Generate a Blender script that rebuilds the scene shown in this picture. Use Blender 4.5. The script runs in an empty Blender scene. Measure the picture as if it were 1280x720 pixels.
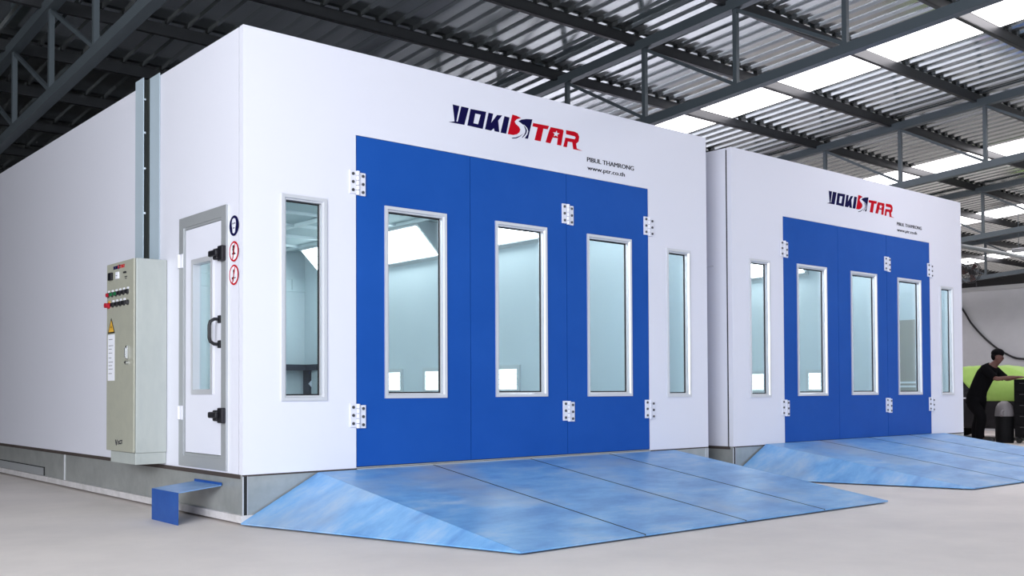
import bpy, bmesh, math, random
from mathutils import Vector, Matrix, Euler
random.seed(7)
scene = bpy.context.scene
COL = scene.collection
PI = math.pi

# ------------------------------------------------------------------ materials
MATS = {}
def mat(name, col, rough=0.5, metal=0.0, spec=0.5, coat=0.0, noise=None, emit=None, bump=None):
    """noise=(scale, colour2, low, high, stretch)  bump=(scale, strength, stretch)"""
    if name in MATS:
        return MATS[name]
    m = bpy.data.materials.new(name); m.use_nodes = True
    nt = m.node_tree; b = nt.nodes['Principled BSDF']
    b.inputs['Base Color'].default_value = (*col, 1)
    b.inputs['Roughness'].default_value = rough
    b.inputs['Metallic'].default_value = metal
    b.inputs['Specular IOR Level'].default_value = spec
    b.inputs['Coat Weight'].default_value = coat
    b.inputs['Coat Roughness'].default_value = 0.08
    tc = None
    def coords(stretch):
        t = nt.nodes.new('ShaderNodeTexCoord'); mp = nt.nodes.new('ShaderNodeMapping')
        mp.inputs['Scale'].default_value = stretch
        nt.links.new(t.outputs['Object'], mp.inputs['Vector'])
        return mp.outputs['Vector']
    if noise:
        sc, c2, lo, hi, st = noise
        n = nt.nodes.new('ShaderNodeTexNoise'); n.inputs['Scale'].default_value = sc
        n.inputs['Detail'].default_value = 6; n.inputs['Roughness'].default_value = 0.62
        nt.links.new(coords(st), n.inputs['Vector'])
        r = nt.nodes.new('ShaderNodeValToRGB')
        r.color_ramp.elements[0].position = lo; r.color_ramp.elements[0].color = (*col, 1)
        r.color_ramp.elements[1].position = hi; r.color_ramp.elements[1].color = (*c2, 1)
        nt.links.new(n.outputs['Fac'], r.inputs['Fac'])
        nt.links.new(r.outputs['Color'], b.inputs['Base Color'])
    if bump:
        sc, strength, st = bump
        n = nt.nodes.new('ShaderNodeTexNoise'); n.inputs['Scale'].default_value = sc
        n.inputs['Detail'].default_value = 4
        nt.links.new(coords(st), n.inputs['Vector'])
        bp = nt.nodes.new('ShaderNodeBump'); bp.inputs['Strength'].default_value = strength
        bp.inputs['Distance'].default_value = 0.02
        nt.links.new(n.outputs['Fac'], bp.inputs['Height'])
        nt.links.new(bp.outputs['Normal'], b.inputs['Normal'])
    if emit:
        b.inputs['Emission Color'].default_value = (*emit[0], 1)
        b.inputs['Emission Strength'].default_value = emit[1]
    MATS[name] = m
    return m

def ramp_material():
    m = bpy.data.materials.new('worn_blue_checker_plate'); m.use_nodes = True
    nt = m.node_tree; b = nt.nodes['Principled BSDF']; L = nt.links
    b.inputs['Roughness'].default_value = 0.38
    t = nt.nodes.new('ShaderNodeTexCoord')
    mp = nt.nodes.new('ShaderNodeMapping'); mp.inputs['Scale'].default_value = (0.9, 1.9, 1)
    L.new(t.outputs['Object'], mp.inputs['Vector'])
    n = nt.nodes.new('ShaderNodeTexNoise'); n.inputs['Scale'].default_value = 2.3; n.inputs['Detail'].default_value = 9
    n.inputs['Roughness'].default_value = 0.65
    L.new(mp.outputs['Vector'], n.inputs['Vector'])
    r = nt.nodes.new('ShaderNodeValToRGB'); cr = r.color_ramp
    cr.elements[0].position = 0.36; cr.elements[0].color = (0.105, 0.275, 0.60, 1)
    cr.elements[1].position = 0.74; cr.elements[1].color = (0.38, 0.52, 0.72, 1)
    e = cr.elements.new(0.52); e.color = (0.165, 0.385, 0.71, 1)
    L.new(n.outputs['Fac'], r.inputs['Fac'])
    # dirt towards bare steel
    n2 = nt.nodes.new('ShaderNodeTexNoise'); n2.inputs['Scale'].default_value = 0.9; n2.inputs['Detail'].default_value = 5
    L.new(t.outputs['Object'], n2.inputs['Vector'])
    r2 = nt.nodes.new('ShaderNodeValToRGB'); r2.color_ramp.elements[0].position = 0.56; r2.color_ramp.elements[1].position = 0.78
    L.new(n2.outputs['Fac'], r2.inputs['Fac'])
    mx = nt.nodes.new('ShaderNodeMix'); mx.data_type = 'RGBA'
    mx.inputs[7].default_value = (0.36, 0.42, 0.52, 1)
    L.new(r2.outputs['Color'], mx.inputs[0]); L.new(r.outputs['Color'], mx.inputs[6])
    L.new(mx.outputs[2], b.inputs['Base Color'])
    # raised tear-drop checker pattern
    br = nt.nodes.new('ShaderNodeTexVoronoi'); br.inputs['Scale'].default_value = 26
    mp2 = nt.nodes.new('ShaderNodeMapping'); mp2.inputs['Rotation'].default_value = (0, 0, 0.785); mp2.inputs['Scale'].default_value = (1, 0.55, 1)
    br.inputs['Randomness'].default_value = 0.0
    L.new(t.outputs['Object'], mp2.inputs['Vector']); L.new(mp2.outputs['Vector'], br.inputs['Vector'])
    inv = nt.nodes.new('ShaderNodeMath'); inv.operation = 'LESS_THAN'; inv.inputs[1].default_value = 0.25
    L.new(br.outputs['Distance'], inv.inputs[0])
    bp = nt.nodes.new('ShaderNodeBump'); bp.inputs['Strength'].default_value = 0.35; bp.inputs['Distance'].default_value = 0.004
    L.new(inv.outputs[0], bp.inputs['Height']); L.new(bp.outputs['Normal'], b.inputs['Normal'])
    return m

def glass_material(name, tint, refl):
    m = bpy.data.materials.new(name); m.use_nodes = True
    nt = m.node_tree; nt.nodes.remove(nt.nodes['Principled BSDF']); L = nt.links
    out = nt.nodes['Material Output']
    tr = nt.nodes.new('ShaderNodeBsdfTransparent'); tr.inputs['Color'].default_value = (*tint, 1)
    gl = nt.nodes.new('ShaderNodeBsdfGlossy'); gl.inputs['Roughness'].default_value = 0.02
    fr = nt.nodes.new('ShaderNodeFresnel'); fr.inputs['IOR'].default_value = refl
    mx = nt.nodes.new('ShaderNodeMixShader')
    ge = nt.nodes.new('ShaderNodeNewGeometry'); iv = nt.nodes.new('ShaderNodeMath'); iv.operation = 'SUBTRACT'; iv.inputs[0].default_value = 1
    mu = nt.nodes.new('ShaderNodeMath'); mu.operation = 'MULTIPLY'
    L.new(ge.outputs['Backfacing'], iv.inputs[1]); L.new(iv.outputs[0], mu.inputs[0]); L.new(fr.outputs[0], mu.inputs[1])
    L.new(mu.outputs[0], mx.inputs[0]); L.new(tr.outputs[0], mx.inputs[1]); L.new(gl.outputs[0], mx.inputs[2])
    L.new(mx.outputs[0], out.inputs['Surface'])
    return m

def emit_material(name, col, strength):
    m = bpy.data.materials.new(name); m.use_nodes = True
    nt = m.node_tree; nt.nodes.remove(nt.nodes['Principled BSDF'])
    e = nt.nodes.new('ShaderNodeEmission'); e.inputs['Color'].default_value = (*col, 1); e.inputs['Strength'].default_value = strength
    nt.links.new(e.outputs[0], nt.nodes['Material Output'].inputs['Surface'])
    return m

WHITE = mat('white_coated_panel', (0.78, 0.785, 0.875), 0.34, spec=0.4)
WHITE_IN = mat('booth_interior_white', (0.64, 0.72, 0.76), 0.4)
BLUE = mat('blue_coated_steel', (0.010, 0.080, 0.375), 0.42, spec=0.08, noise=(1.3, (0.014, 0.092, 0.41), 0.35, 0.7, (1, 1, 1)))
BLUE_STEP = mat('blue_step_paint', (0.016, 0.075, 0.31), 0.4, spec=0.2, noise=(6, (0.025, 0.10, 0.36), 0.4, 0.75, (1, 1, 1)))
GALV = mat('galvanised_sheet', (0.46, 0.48, 0.47), 0.28, metal=0.45, noise=(5, (0.36, 0.38, 0.375), 0.35, 0.7, (1, 1, 1)), bump=(2, 0.08, (1, 1, 1)))
GALV_PLAIN = mat('galvanised_frame', (0.46, 0.48, 0.50), 0.42, metal=0.4)
ALU = mat('anodised_aluminium', (0.68, 0.69, 0.73), 0.3, metal=0.35)
BLACK = mat('black_plastic', (0.008, 0.008, 0.012), 0.45)
DARKGAP = mat('dark_rubber_seal', (0.012, 0.012, 0.014), 0.8)
BROWN = mat('brown_base_seal', (0.06, 0.045, 0.04), 0.7)
CURB = mat('pale_concrete_curb', (0.66, 0.63, 0.64), 0.8, noise=(9, (0.52, 0.5, 0.5), 0.4, 0.7, (1, 1, 1)))
CONC = mat('concrete_floor', (0.79, 0.72, 0.685), 0.62, noise=(0.9, (0.69, 0.63, 0.605), 0.38, 0.68, (1, 1, 1)), bump=(18, 0.06, (1, 1, 1)))
STEEL = mat('grey_painted_steel', (0.08, 0.098, 0.112), 0.45, metal=0.3)
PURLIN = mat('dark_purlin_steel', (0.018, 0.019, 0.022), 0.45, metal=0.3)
SHEET = mat('corrugated_roof_sheet', (0.54, 0.58, 0.575), 0.14, metal=0.95, noise=(2.0, (0.46, 0.49, 0.49), 0.35, 0.7, (1, 0.2, 1)))
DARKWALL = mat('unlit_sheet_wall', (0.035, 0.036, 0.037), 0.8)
GREYWALL = mat('grey_plaster_wall', (0.50, 0.50, 0.53), 0.85, noise=(1.2, (0.44, 0.44, 0.47), 0.35, 0.7, (1, 1, 1)))
CABFRONT = mat('olive_grey_door', (0.40, 0.40, 0.33), 0.42, noise=(12, (0.37, 0.37, 0.31), 0.4, 0.7, (1, 1, 1)))
CABSIDE = mat('light_grey_enamel', (0.44, 0.47, 0.45), 0.42, noise=(10, (0.40, 0.43, 0.42), 0.4, 0.7, (1, 1, 0.3)))
CHROME = mat('bright_chrome', (0.75, 0.76, 0.78), 0.15, metal=1)
SCREW = mat('steel_screw', (0.10, 0.10, 0.11), 0.35, metal=0.7)
NAVY = mat('navy_print', (0.006, 0.005, 0.055), 0.6, spec=0.05)
RED = mat('red_print', (0.52, 0.004, 0.015), 0.6, spec=0.05)
INK = mat('dark_grey_print', (0.03, 0.03, 0.04), 0.6, spec=0.05)
PAPER = mat('white_paper', (0.80, 0.81, 0.88), 0.8)
YELLOW = mat('warning_yellow', (0.75, 0.42, 0.05), 0.55)
REDBTN = mat('red_plastic', (0.45, 0.01, 0.03), 0.35)
GREENBTN = mat('green_plastic', (0.01, 0.14, 0.05), 0.35)
AMBER = mat('amber_plastic', (0.6, 0.45, 0.2), 0.4)
TRUNK_B = mat('pale_blue_trunking', (0.52, 0.62, 0.70), 0.4, metal=0.2)
FILTER = mat('white_filter_fabric', (0.50, 0.60, 0.62), 0.9)
FLOORGRID = mat('booth_grating', (0.30, 0.32, 0.33), 0.5, metal=0.5)
RAMP = ramp_material()
GLASS = glass_material('aqua_tinted_glass', (0.82, 0.90, 0.92), 1.45)
TUBE = emit_material('fluorescent_tubes', (1.0, 1.0, 1.0), 12.0)
TUBE_LOW = emit_material('low_fluorescent_tubes', (0.93, 1.0, 1.0), 3.4)
SKYPANEL = emit_material('translucent_roof_sheet_in_daylight', (1.0, 0.965, 1.0), 7.0)

# ------------------------------------------------------------------ mesh builder
class MB:
    def __init__(s): s.v = []; s.f = []; s.m = []; s.smooth = []
    def add(s, vs, fs, mi=0, smooth=False):
        b = len(s.v); s.v += [tuple(p) for p in vs]
        for f in fs:
            s.f.append([b + i for i in f]); s.m.append(mi); s.smooth.append(smooth)
    def box(s, x0, x1, y0, y1, z0, z1, mi=0):
        v = [(x0,y0,z0),(x1,y0,z0),(x1,y1,z0),(x0,y1,z0),(x0,y0,z1),(x1,y0,z1),(x1,y1,z1),(x0,y1,z1)]
        s.add(v, [(0,3,2,1),(4,5,6,7),(0,1,5,4),(1,2,6,5),(2,3,7,6),(3,0,4,7)], mi)
        return s
    def bbox(s, x0, x1, y0, y1, z0, z1, r=0.01, mi=0):
        """box with bevelled edges (all 12) by chamfered prism"""
        r = min(r, (x1-x0)*.45, (y1-y0)*.45, (z1-z0)*.45)
        bm = bmesh.new(); bmesh.ops.create_cube(bm, size=1)
        for v in bm.verts:
            v.co = Vector(((x0+x1)/2 + v.co.x*(x1-x0), (y0+y1)/2 + v.co.y*(y1-y0), (z0+z1)/2 + v.co.z*(z1-z0)))
        bmesh.ops.bevel(bm, geom=bm.edges[:], offset=r, segments=2, affect='EDGES', profile=0.5)
        bm.verts.ensure_lookup_table(); bm.verts.index_update()
        s.add([v.co.copy() for v in bm.verts], [[v.index for v in f.verts] for f in bm.faces], mi)
        bm.free(); return s
    def bar(s, p, q, w, h=None, mi=0, up=(0,0,1)):
        """square bar from p to q, w wide and h high"""
        h = h or w
        p = Vector(p); q = Vector(q); d = (q-p).normalized(); u = Vector(up)
        if abs(d.dot(u)) > 0.99: u = Vector((0,1,0))
        r = d.cross(u).normalized(); u = r.cross(d).normalized()
        v = []
        for c in (p, q):
            for a, b in ((-1,-1),(1,-1),(1,1),(-1,1)):
                v.append(c + r*a*w/2 + u*b*h/2)
        s.add(v, [(0,1,2,3),(7,6,5,4),(0,4,5,1),(1,5,6,2),(2,6,7,3),(3,7,4,0)], mi)
        return s
    def tube(s, pts, r, n=10, mi=0, cap=True):
        pts = [Vector(p) for p in pts]; rings = []
        rr = r if isinstance(r, (list, tuple)) else [r]*len(pts)
        prev = None
        for i, p in enumerate(pts):
            if i == 0: d = pts[1]-pts[0]
            elif i == len(pts)-1: d = pts[-1]-pts[-2]
            else: d = (pts[i+1]-pts[i]).normalized() + (pts[i]-pts[i-1]).normalized()
            d.normalize()
            if prev is None:
                u = Vector((0,0,1)) if abs(d.z) < 0.9 else Vector((1,0,0))
                a = d.cross(u).normalized()
            else:
                a = (prev - d*prev.dot(d)).normalized()
            prev = a; b = d.cross(a)
            rings.append([p + (a*math.cos(2*PI*k/n) + b*math.sin(2*PI*k/n))*rr[i] for k in range(n)])
        v = [q for ring in rings for q in ring]; f = []
        for i in range(len(rings)-1):
            for k in range(n):
                f.append((i*n+k, i*n+(k+1)%n, (i+1)*n+(k+1)%n, (i+1)*n+k))
        s.add(v, f, mi, True)
        if cap:
            s.add(rings[0], [tuple(range(n))[::-1]], mi); s.add(rings[-1], [tuple(range(n))], mi)
        return s
    def prism(s, poly, axis, a, b, mi=0):
        """poly of (u,v) extruded from a to b along axis 'x' (u=y,v=z) 'y' (u=x,v=z) 'z' (u=x,v=y)"""
        def P(u, v, w):
            return (w,u,v) if axis == 'x' else (u,w,v) if axis == 'y' else (u,v,w)
        n = len(poly)
        v = [P(u,w,a) for u,w in poly] + [P(u,w,b) for u,w in poly]
        f = [tuple(range(n)), tuple(range(2*n-1, n-1, -1))] + [(i, i+n, (i+1)%n+n, (i+1)%n) for i in range(n)]
        s.add(v, f, mi); return s
    def solid(s, tri, off, mi=0):
        """flat polygon (3-D points) given thickness by offset vector"""
        n = len(tri); o = Vector(off)
        v = [Vector(p) for p in tri] + [Vector(p)+o for p in tri]
        s.add(v, [tuple(range(n)), tuple(range(2*n-1, n-1, -1))] + [(i, i+n, (i+1)%n+n, (i+1)%n) for i in range(n)], mi)
        return s
    def ball(s, c, r, sx=1, sy=1, sz=1, mi=0, u=16, w=10):
        bm = bmesh.new(); bmesh.ops.create_uvsphere(bm, u_segments=u, v_segments=w, radius=r)
        bm.verts.index_update()
        s.add([(c[0]+v.co.x*sx, c[1]+v.co.y*sy, c[2]+v.co.z*sz) for v in bm.verts], [[v.index for v in f.verts] for f in bm.faces], mi, True)
        bm.free(); return s
    def build(s, name, mats, parent=None, loc=None):
        me = bpy.data.meshes.new(name); me.from_pydata(s.v, [], s.f)
        mats = mats if isinstance(mats, (list, tuple)) else [mats]
        for m in mats: me.materials.append(m)
        for p, mi, sm in zip(me.polygons, s.m, s.smooth): p.material_index = mi; p.use_smooth = sm
        bm = bmesh.new(); bm.from_mesh(me); bmesh.ops.recalc_face_normals(bm, faces=bm.faces[:]); bm.to_mesh(me); bm.free()
        o = bpy.data.objects.new(name, me); COL.objects.link(o)
        if parent: o.parent = parent
        if loc: o.location = loc
        return o

def holed_panel(mb, u0, u1, v0, v1, w0, w1, holes, axis='y', mi=0):
    """slab in the (u,v) plane, thickness w0..w1 along axis, rectangular holes (u0,u1,v0,v1)"""
    us = sorted({u0, u1} | {h[0] for h in holes} | {h[1] for h in holes})
    vs = sorted({v0, v1} | {h[2] for h in holes} | {h[3] for h in holes})
    us = [u for u in us if u0 <= u <= u1]; vs = [v for v in vs if v0 <= v <= v1]
    def solid(i, j):
        if i < 0 or j < 0 or i >= len(us)-1 or j >= len(vs)-1: return False
        cu, cv = (us[i]+us[i+1])/2, (vs[j]+vs[j+1])/2
        return not any(h[0] < cu < h[1] and h[2] < cv < h[3] for h in holes)
    def P(u, v, w):
        return (w,u,v) if axis == 'x' else (u,w,v) if axis == 'y' else (u,v,w)
    for i in range(len(us)-1):
        for j in range(len(vs)-1):
            if not solid(i, j): continue
            a, b, c, d = us[i], us[i+1], vs[j], vs[j+1]
            mb.add([P(a,c,w0),P(b,c,w0),P(b,d,w0),P(a,d,w0)], [(0,1,2,3)], mi)
            mb.add([P(a,c,w1),P(b,c,w1),P(b,d,w1),P(a,d,w1)], [(3,2,1,0)], mi)
            for (di,dj,e) in ((-1,0,((a,c),(a,d))),(1,0,((b,c),(b,d))),(0,-1,((a,c),(b,c))),(0,1,((a,d),(b,d)))):
                if not solid(i+di, j+dj):
                    (p,q),(r,t) = e
                    mb.add([P(p,q,w0),P(r,t,w0),P(r,t,w1),P(p,q,w1)], [(0,1,2,3)], mi)

def merge(o, d=1e-5):
    bm = bmesh.new(); bm.from_mesh(o.data); bmesh.ops.remove_doubles(bm, verts=bm.verts[:], dist=d)
    bmesh.ops.recalc_face_normals(bm, faces=bm.faces[:]); bm.to_mesh(o.data); bm.free(); return o

def thing(name, label, cat, loc=(0,0,0), group=None, rz=0):
    o = bpy.data.objects.new(name, None); COL.objects.link(o); o.location = loc; o.rotation_euler = (0,0,rz)
    o.empty_display_size = 0.2
    return tag(o, label, cat, group)
def tag(o, label, cat, group=None):
    o['label'] = label; o['category'] = cat
    if group: o['group'] = group
    return o
def struct(o):
    o['kind'] = 'structure'; return o
def lab(o, label):
    o['label'] = label; return o
def copy_tree(o, parent=None):
    c = o.copy(); COL.objects.link(c)
    if parent: c.parent = parent
    for ch in [k for k in scene.objects if k.parent == o]:
        copy_tree(ch, c)
    return c

def flat_print(name, polys_by_mat, parent, depth=0.0015, place=None):
    """flat printed shapes: polygons (x,z) filled even-odd, one mesh; place(x,z,d)->3-D"""
    mb = MB(); mats = []
    for mi, (m, polys) in enumerate(polys_by_mat):
        mats.append(m)
        cu = bpy.data.curves.new('tmp', 'CURVE'); cu.dimensions = '2D'; cu.fill_mode = 'BOTH'; cu.extrude = depth/2
        for p in polys:
            sp = cu.splines.new('POLY'); sp.points.add(len(p)-1); sp.use_cyclic_u = True
            for k, (x, y) in enumerate(p): sp.points[k].co = (x, y, 0, 1)
        ob = bpy.data.objects.new('tmp', cu); COL.objects.link(ob)
        dg = bpy.context.evaluated_depsgraph_get(); me = bpy.data.meshes.new_from_object(ob.evaluated_get(dg))
        mb.add([place(v.co.x, v.co.y, v.co.z) for v in me.vertices], [list(p.vertices) for p in me.polygons], mi)
        bpy.data.objects.remove(ob); bpy.data.curves.remove(cu); bpy.data.meshes.remove(me)
    return mb.build(name, mats, parent)

def text_print(name, lines, m, parent, place, depth=0.001, bold=0.0):
    """lines: (string, x, z, width, cap_height) in the built-in font"""
    mb = MB()
    for s_, x, z, w, h in lines:
        cu = bpy.data.curves.new('tmp', 'FONT'); cu.body = s_; cu.size = 1; cu.extrude = depth/2; cu.resolution_u = 3
        ob = bpy.data.objects.new('tmp', cu); COL.objects.link(ob)
        dg = bpy.context.evaluated_depsgraph_get(); me = bpy.data.meshes.new_from_object(ob.evaluated_get(dg))
        xs = [v.co.x for v in me.vertices]; ys = [v.co.y for v in me.vertices]
        x0, x1 = min(xs), max(xs); sx = w/(x1-x0); sy = h/0.72
        for k, dx in enumerate((0, -bold, bold) if bold else (0,)):
            mb.add([place(x+dx+(v.co.x-x0)*sx, z+v.co.y*sy, v.co.z-.0002*k) for v in me.vertices], [list(p.vertices) for p in me.polygons])
        bpy.data.objects.remove(ob); bpy.data.curves.remove(cu); bpy.data.meshes.remove(me)
    return mb.build(name, m, parent)

def circle(cx, cz, r, n=28, a0=0):
    return [(cx+r*math.cos(a0+2*PI*k/n), cz+r*math.sin(a0+2*PI*k/n)) for k in range(n)]

LOGO_NAVY=[[[1.98,3.524],[2.053,3.522],[2.019,3.38],[2.035,3.38],[2.075,3.523],[2.158,3.523],[2.108,3.364],[2.02,3.362],[1.936,3.361],[2.0,3.377]],[[2.18,3.519],[2.359,3.524],[2.318,3.362],[2.143,3.365]],[[2.233,3.488],[2.296,3.487],[2.265,3.395],[2.211,3.396]],[[2.387,3.521],[2.44,3.521],[2.416,3.433],[2.487,3.517],[2.547,3.524],[2.5,3.469],[2.512,3.364],[2.457,3.364],[2.449,3.39],[2.415,3.362],[2.345,3.364]],[[2.575,3.522],[2.635,3.52],[2.594,3.363],[2.528,3.363]],[[2.918,3.551],[2.861,3.358],[2.822,3.357],[2.855,3.398],[2.866,3.432],[2.853,3.459],[2.819,3.481],[2.798,3.482],[2.772,3.494],[2.744,3.504],[2.781,3.525],[2.841,3.541]],[[2.81,3.477],[2.836,3.456],[2.849,3.433],[2.84,3.405],[2.818,3.379],[2.793,3.358],[2.787,3.36],[2.814,3.387],[2.831,3.417],[2.832,3.436],[2.819,3.46]],[[2.662,3.337],[2.712,3.348],[2.763,3.371],[2.801,3.396],[2.767,3.367],[2.721,3.341],[2.67,3.33]]]
LOGO_RED=[[[2.671,3.553],[2.72,3.551],[2.777,3.54],[2.724,3.519],[2.698,3.493],[2.711,3.473],[2.752,3.452],[2.766,3.429],[2.756,3.403],[2.727,3.38],[2.682,3.365],[2.614,3.363]],[[2.928,3.518],[3.13,3.523],[3.112,3.487],[3.057,3.486],[3.021,3.359],[2.945,3.36],[2.985,3.484],[2.918,3.486]],[[3.151,3.516],[3.306,3.518],[3.321,3.509],[3.287,3.359],[3.233,3.359],[3.244,3.424],[3.177,3.421],[3.147,3.359],[3.085,3.361],[3.132,3.479]],[[3.231,3.498],[3.237,3.474],[3.27,3.474],[3.24,3.457],[3.243,3.433],[3.218,3.446],[3.187,3.431],[3.201,3.456],[3.179,3.471],[3.213,3.474]],[[3.354,3.52],[3.469,3.523],[3.511,3.513],[3.53,3.482],[3.52,3.434],[3.487,3.408],[3.496,3.362],[3.571,3.35],[3.449,3.349],[3.436,3.414],[3.376,3.413],[3.362,3.355],[3.316,3.354],[3.344,3.446],[3.469,3.449],[3.483,3.468],[3.469,3.478],[3.354,3.481]]]

# ================================================================== spray booth (first one, then copied)
W, L, ZB, ZT = 5.476, 8.9, 0.379, 3.779          # outer width, length, underside and top of the white panels
T = 0.06
DX0, S1, S2, DX1 = 0.992, 2.172, 3.353, 4.522     # door opening and the two seams between its leaves
DZ0, DZ1 = 0.392, 3.092
SIDEWIN = [(0.315, 0.712, 0.930, 2.536), (4.803, 5.186, 0.926, 2.503)]
LEAFWIN = [(1.262, 1.903, 0.943, 2.547), (2.456, 3.089, 0.946, 2.546), (3.623, 4.258, 0.942, 2.541)]

def window(parent, x0, x1, z0, z1, thick=T):
    """aluminium frame lining the opening, its glass behind"""
    f = MB(); b = 0.042
    holed_panel(f, x0, x1, z0, z1, -0.014, 0.0, [(x0+b*.62, x1-b*.62, z0+b*.62, z1-b*.62)])
    holed_panel(f, x0+0.004, x1-0.004, z0+0.004, z1-0.004, 0.0, thick+0.006, [(x0+b, x1-b, z0+b, z1-b)])
    # sloped inner lip between face ring and lining
    i = b*.62
    a = [(x0+i,-0.014,z0+i),(x1-i,-0.014,z0+i),(x1-i,-0.014,z1-i),(x0+i,-0.014,z1-i)]
    c = [(x0+b,0.012,z0+b),(x1-b,0.012,z0+b),(x1-b,0.012,z1-b),(x0+b,0.012,z1-b)]
    f.add(a+c, [(k,(k+1)%4,(k+1)%4+4,k+4) for k in range(4)])
    fr = f.build('window_frame', ALU, parent)
    g = MB().box(x0+b-.004, x1-b+.004, thick-.012, thick-.006, z0+b-.004, z1-b+.004)
    # dark rubber bead seen along the glass edge
    g.build('window_pane', GLASS, fr)
    s = MB(); holed_panel(s, x0+b-.001, x1-b+.001, z0+b-.001, z1-b+.001, thick-.022, thick-.013, [(x0+b+.011, x1-b-.011, z0+b+.011, z1-b-.011)])
    s.build('glazing_seal', DARKGAP, fr)
    return fr

def hinge(parent, x, z0, z1):
    """white three-screw leaf hinge seen on the seam at x"""
    h = MB(); w = 0.074; st = (z1-z0)
    h.bbox(x-w, x-0.016, -0.016, 0.0, z0+.010, z1, 0.003)
    h.bbox(x+0.016, x+w, -0.016, 0.0, z0, z1-.012, 0.003)
    k = MB()
    for j in range(5):
        a = z0 + st*(j/5) + .002; b = z0 + st*((j+1)/5) - .002
        h.tube([(x, -0.016, a), (x, -0.016, b)], 0.016, 12)
    o = h.build('hinge', WHITE, parent)
    for zz in (.17, .5, .83):
        for sx in (-0.047, 0.047):
            z = z0 + st*zz + (.006 if sx < 0 else -.006)
            MB().tube([(x+sx, -0.0155, z), (x+sx, -0.0225, z)], 0.0125, 12).build('screw', SCREW, o)
    return o

booth = thing('spray_booth', 'large white vehicle spray booth with grey control cabinet on its side wall', 'spray booth', (0,0,0), 'vehicle spray booths')
p = MB(); holed_panel(p, 0.0, W, ZB, ZT, 0, T, [(DX0-.004, DX1+.004, ZB-1, DZ1+.004)] + SIDEWIN)
merge(p.build('front_panel', WHITE, booth))
MB().box(DX0-.004, DX1+.004, 0.004, T, 0.368, DZ0-.006).box(DX0, DX1, -0.012, 0.02, 0.364, 0.376).build('door_sill', GALV_PLAIN, booth)
# side walls are separate panels: a dark joint stays open next to the front corner
def side_wall(x0, x1, name, holes=()):
    m_ = MB(); holed_panel(m_, 0.084, L, ZB, ZT, x0, x1, list(holes), 'x')
    return merge(m_.build(name, WHITE, booth))
SD = (0.265, 1.165, 0.395, 2.45)                    # personnel door in the left wall (y0,y1,z0,z1)
left_wall = side_wall(0.004, T, 'side_wall', [SD])
right_wall = side_wall(W-T, W, 'side_wall')
MB().box(0.012, T, 0.058, 0.086, ZB, ZT-.02).build('corner_seal', DARKGAP, booth)
MB().box(W-T, W-.012, 0.058, 0.086, ZB, ZT-.02).build('corner_seal', DARKGAP, booth)
MB().box(0.004, W-.004, L-.06, L, ZB, ZT).build('back_wall', WHITE, booth)
MB().box(T, W-T, T, L-T, ZT-.06, ZT-.006).build('roof_panel', WHITE, booth)
# raised base: galvanised skirt on a pale curb, brown seal under the side walls
b_ = MB(); b_.box(0.008, W-.008, 0.006, L, 0.077, 0.345); b_.box(0.006, W-.006, 0.004, L-.01, 0.345, 0.376)
b_.build('base_skirt', GALV, booth)
MB().box(0.002, 0.008, 0.05, L, 0.346, 0.379).build('base_seal', BROWN, booth)
MB().box(W-.008, W-.002, 0.05, L, 0.346, 0.379).build('base_seal', BROWN, booth)
MB().box(0.0, W, 0.0, 0.006, 0.366, 0.379).build('base_seal', BROWN, booth)
MB().box(-0.02, W+.02, -0.012, L, 0.021, 0.077).build('curb', CURB, booth)
cp = MB().box(0.0, 0.008, 0.0, 0.012, 0.077, 0.372).box(0.036, 0.042, 0.0, 0.006, 0.077, 0.372).box(0.006, 0.036, 0.0025, 0.006, 0.077, 0.372, 1)
cp.build('corner_post', [ALU, DARKGAP], booth)
cp = MB().box(W-.008, W, 0.0, 0.012, 0.077, 0.372).box(W-.042, W-.036, 0.0, 0.006, 0.077, 0.372)
cp.build('corner_post', ALU, booth)
# three door leaves
for (x0, x1, wn) in ((DX0, S1, LEAFWIN[0]), (S1, S2, LEAFWIN[1]), (S2, DX1, LEAFWIN[2])):
    d = MB(); g = 0.0035
    holed_panel(d, x0+g, x1-g, DZ0, DZ1, 0.0, T-.005, [(wn[0], wn[1], wn[2], wn[3])])
    leaf = merge(d.build('door_leaf', [BLUE, BLUE], booth))
    window(leaf, *wn)
sb = MB()
for xs in (S1, S2): sb.box(xs-.004, xs+.004, 0.02, 0.05, DZ0, DZ1)
for xs in (DX0, DX1): sb.box(xs-.003, xs+.003, 0.015, 0.05, DZ0, DZ1)
sb.box(DX0, DX1, 0.012, 0.05, DZ0-.01, DZ0-.002)
sb.build('door_seal', DARKGAP, booth)
for wn in SIDEWIN: window(booth, *wn)
for x in (DX0+.006, S2+.008, DX1+.0):
    hinge(booth, x, 2.600, 2.800); hinge(booth, x, 0.702, 0.902)
# lettering on the front
front = lambda x, z, d: (x, -0.0012+d, z)
flat_print('logo', [(NAVY, LOGO_NAVY), (RED, LOGO_RED)], booth, 0.002, front)
text_print('lettering', [('PIBUL THAMRONG', 3.637, 3.256, 0.672, 0.046)], INK, booth, front, .001, .0022)
text_print('lettering', [('www.ptr.co.th', 3.642, 3.176, 0.532, 0.043)], INK, booth, front, .001, .0022)
# interior: lining, filter ceiling, lamps
LZ0, LZ1 = 0.40, 3.44
i_ = MB()
i_.box(T, T+.01, 0.10, L-.08, LZ0, LZ1); i_.box(W-T-.01, W-T, 0.10, L-.08, LZ0, LZ1); i_.box(T, W-T, L-.09, L-.07, LZ0, LZ1)
lin = i_.build('inner_lining', WHITE_IN, booth)
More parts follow.
